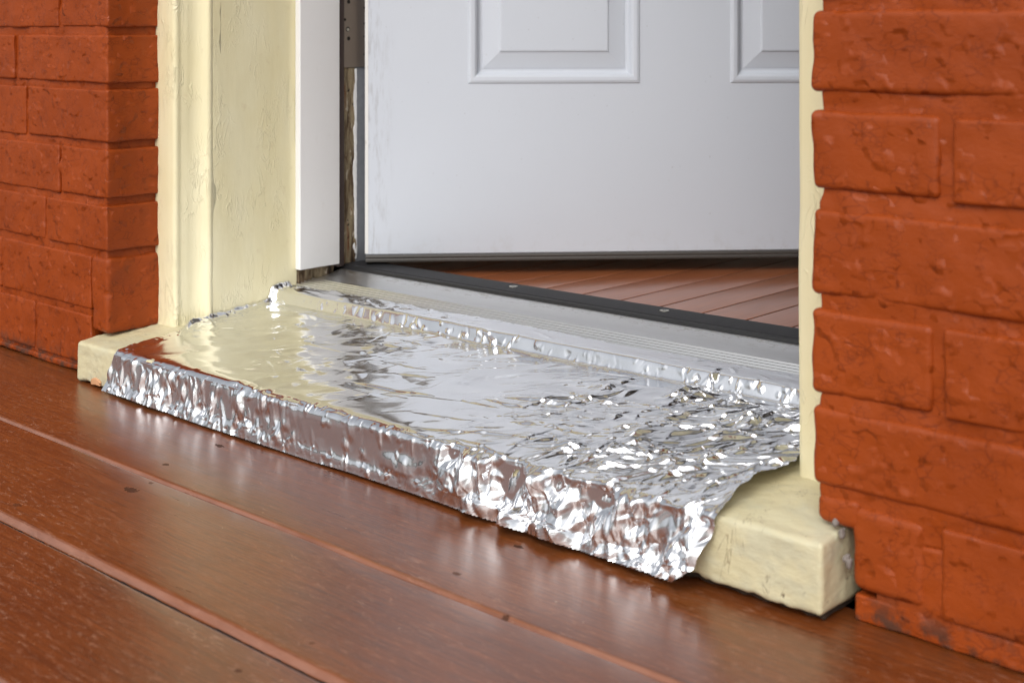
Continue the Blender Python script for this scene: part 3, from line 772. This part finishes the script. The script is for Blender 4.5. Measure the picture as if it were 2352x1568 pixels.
# the step
h = creases(h, Uw, Ww, 150, (.10, .88), (Ar + .001, Ar + .018), (.004, .012), (.0010, .0035), (.20, .9), (88, 24), 308, riser * (.35 + .9 * ss(.0, .5, vn(X * 11, 0, 0, 101)) + .7 * ss(.62, .80, X)))
h += riser * .0013 * fbm(X * 10, 0, 0, 124, 2)
h += ss(.188, .196, Y0) * ss(.22, .207, Y0) * .0012 * fbm(X * 26, 0, 0, 130, 2)
# strip lying on the threshold
h = creases(h, Uw, Ww, 120, (.05, .40), (Ar + .012, Ae), (.010, .04), (.0012, .005), (.12, .5), (8, 22), 309, plate)
h = creases(h, Uw, Ww, 90, (.35, .88), (Ar + .012, Ae), (.010, .05), (.0012, .004), (.05, .22), (4, 18), 310, plate)
h = creases(h, Uw, Ww, 40, (.66, .88), (Ar + .012, Ae), (.005, .018), (.0010, .003), (.2, .6), (45, 45), 311, plate)
h = creases(h, Uw, Ww, 90, (.08, .88), (Ae - .004, Ae + .002), (.002, .006), (.0008, .0018), (.3, .9), (88, 20), 312, plate)
# front top edge
h = creases(h, Uw, Ww, 120, (.05, .88), (As - .006, As + .006), (.003, .012), (.0009, .0026), (.2, 1.1), (85, 32), 313, edge, pos=.6)
h = creases(h, Uw, Ww, 24, (.30, .88), (As - .001, As + .005), (.02, .07), (.0012, .0030), (.3, .8), (0, 5), 333, edge, pos=1)
h += edge * .0022 * fbm(X * 14, 0, 0, 107, 3)
# front face: upright pleats, a smoother middle, deep crumples towards the loose end
lz = ss(.40, .28, X + .05 * vn(X * 30, A * 60, 0, 108)); rz = ss(.52, .64, X + .05 * vn(X * 25, A * 50, 0, 109)); md = (1 - lz) * (1 - rz)
h = creases(h, Uw, Ww, 210, (.04, .40), (.002, As + .001), (.008, .032), (.0014, .0050), (.25, 1.0), (90, 13), 314, front * lz)
h = creases(h, Uw, Ww, 110, (.04, .40), (.001, .020), (.002, .009), (.0008, .0025), (.3, 1.1), (60, 50), 315, front * lz)
h = creases(h, Uw, Ww, 70, (.30, .60), (.012, As + .001), (.004, .016), (.0014, .005), (.12, .60), (92, 18), 316, front * (1 - rz))
h = creases(h, Uw, Ww, 150, (.28, .64), (.000, .013), (.002, .009), (.0008, .0025), (.2, .9), (80, 40), 317, front * md)
h = creases(h, Uw, Ww, 110, (.52, .89), (.000, As + .002), (.014, .045), (.0035, .0110), (.35, 1.0), (78, 34), 318, front * rz, pos=.5)
h = creases(h, Uw, Ww, 190, (.54, .89), (.000, As + .002), (.007, .022), (.0014, .0042), (.35, 1.1), (65, 55), 319, front * rz, pos=.5)
h += front * (.0014 * fbm(X * 8, A * 8, 0, 117, 2)) * ss(.0, .02, A)
# free right edge lifts off the sill, free left edge too
dR = XR - X
lift = flat * .0085 * np.exp(-(dR / .022) ** 1) * ss(.10, .02, Y0) * ss(-.024, .0, Y0)
lift += flat * .004 * np.exp(-(dR / .06))
dL = X - XL
lift += top * ss(.06, .085, Y0) * (.0050 + .0025 * vn(Y0 * 60, 0, 0, 118)) * np.exp(-(dL / .0045) ** 2) * ss(.245, .225, Y0)
h = creases(h, Uw, Ww, 90, (.048, .075), (As + .08, Ae), (.003, .012), (.0008, .0028), (.3, 1.0), (20, 50), 320, top)
h = creases(h, Uw, Ww, 40, (.05, .08), (As, As + .09), (.003, .012), (.0008, .0028), (.2, .7), (30, 50), 321, top)
# overlap crease across the far part
lc = (Y0 - .005) - (X - .70) * .33 + .002 * vn(X * 60, 0, 0, 127)
h += flat * ss(.66, .70, X) * .0022 * (ss(-.0010, .0004, lc)) * ss(.04, .005, lc)
# gentle bow of the front (sags in the middle, kicks out at the loose end)
bow = front * (.0098 * rz * ss(.046, .006, A) + .0025 * lz * ss(.03, .0, A)) + front * .0030 * np.sin(np.clip((X - .2) / .55, 0, 1) * math.pi) * ss(.0, .01, A)
h += .0006 * front * rz
hh = h + lift + bow
PX = X; PY = Y0 + ny * hh; PZ = Z0 + nz * hh + .011 * X * ss(-.005, aTop, A)
# keep above what it lies on
floorz = np.where(PY > .2046, .0790 + .16 * (PY - .2046) + .0092 * X + .0020, .0472 + .09 * (PY + .024) + .011 * X + .0006)
PZ = np.where(PY > -.022, np.maximum(PZ, floorz), PZ)
PZ = np.maximum(PZ, .0006)
PY = np.where((PZ < .0452 + .011 * X) & (PY < .02), np.minimum(PY, -.0266), PY)
foil = mk('aluminium_foil', np.stack([PX, PY, PZ], -1).reshape(-1, 3), grid_faces(NX, NT), MFO, None, True, loc=(.46, .09, .05))
foil['label'] = 'crinkled silver aluminium foil sheet moulded over the door sill and threshold step'; foil['category'] = 'aluminium foil'
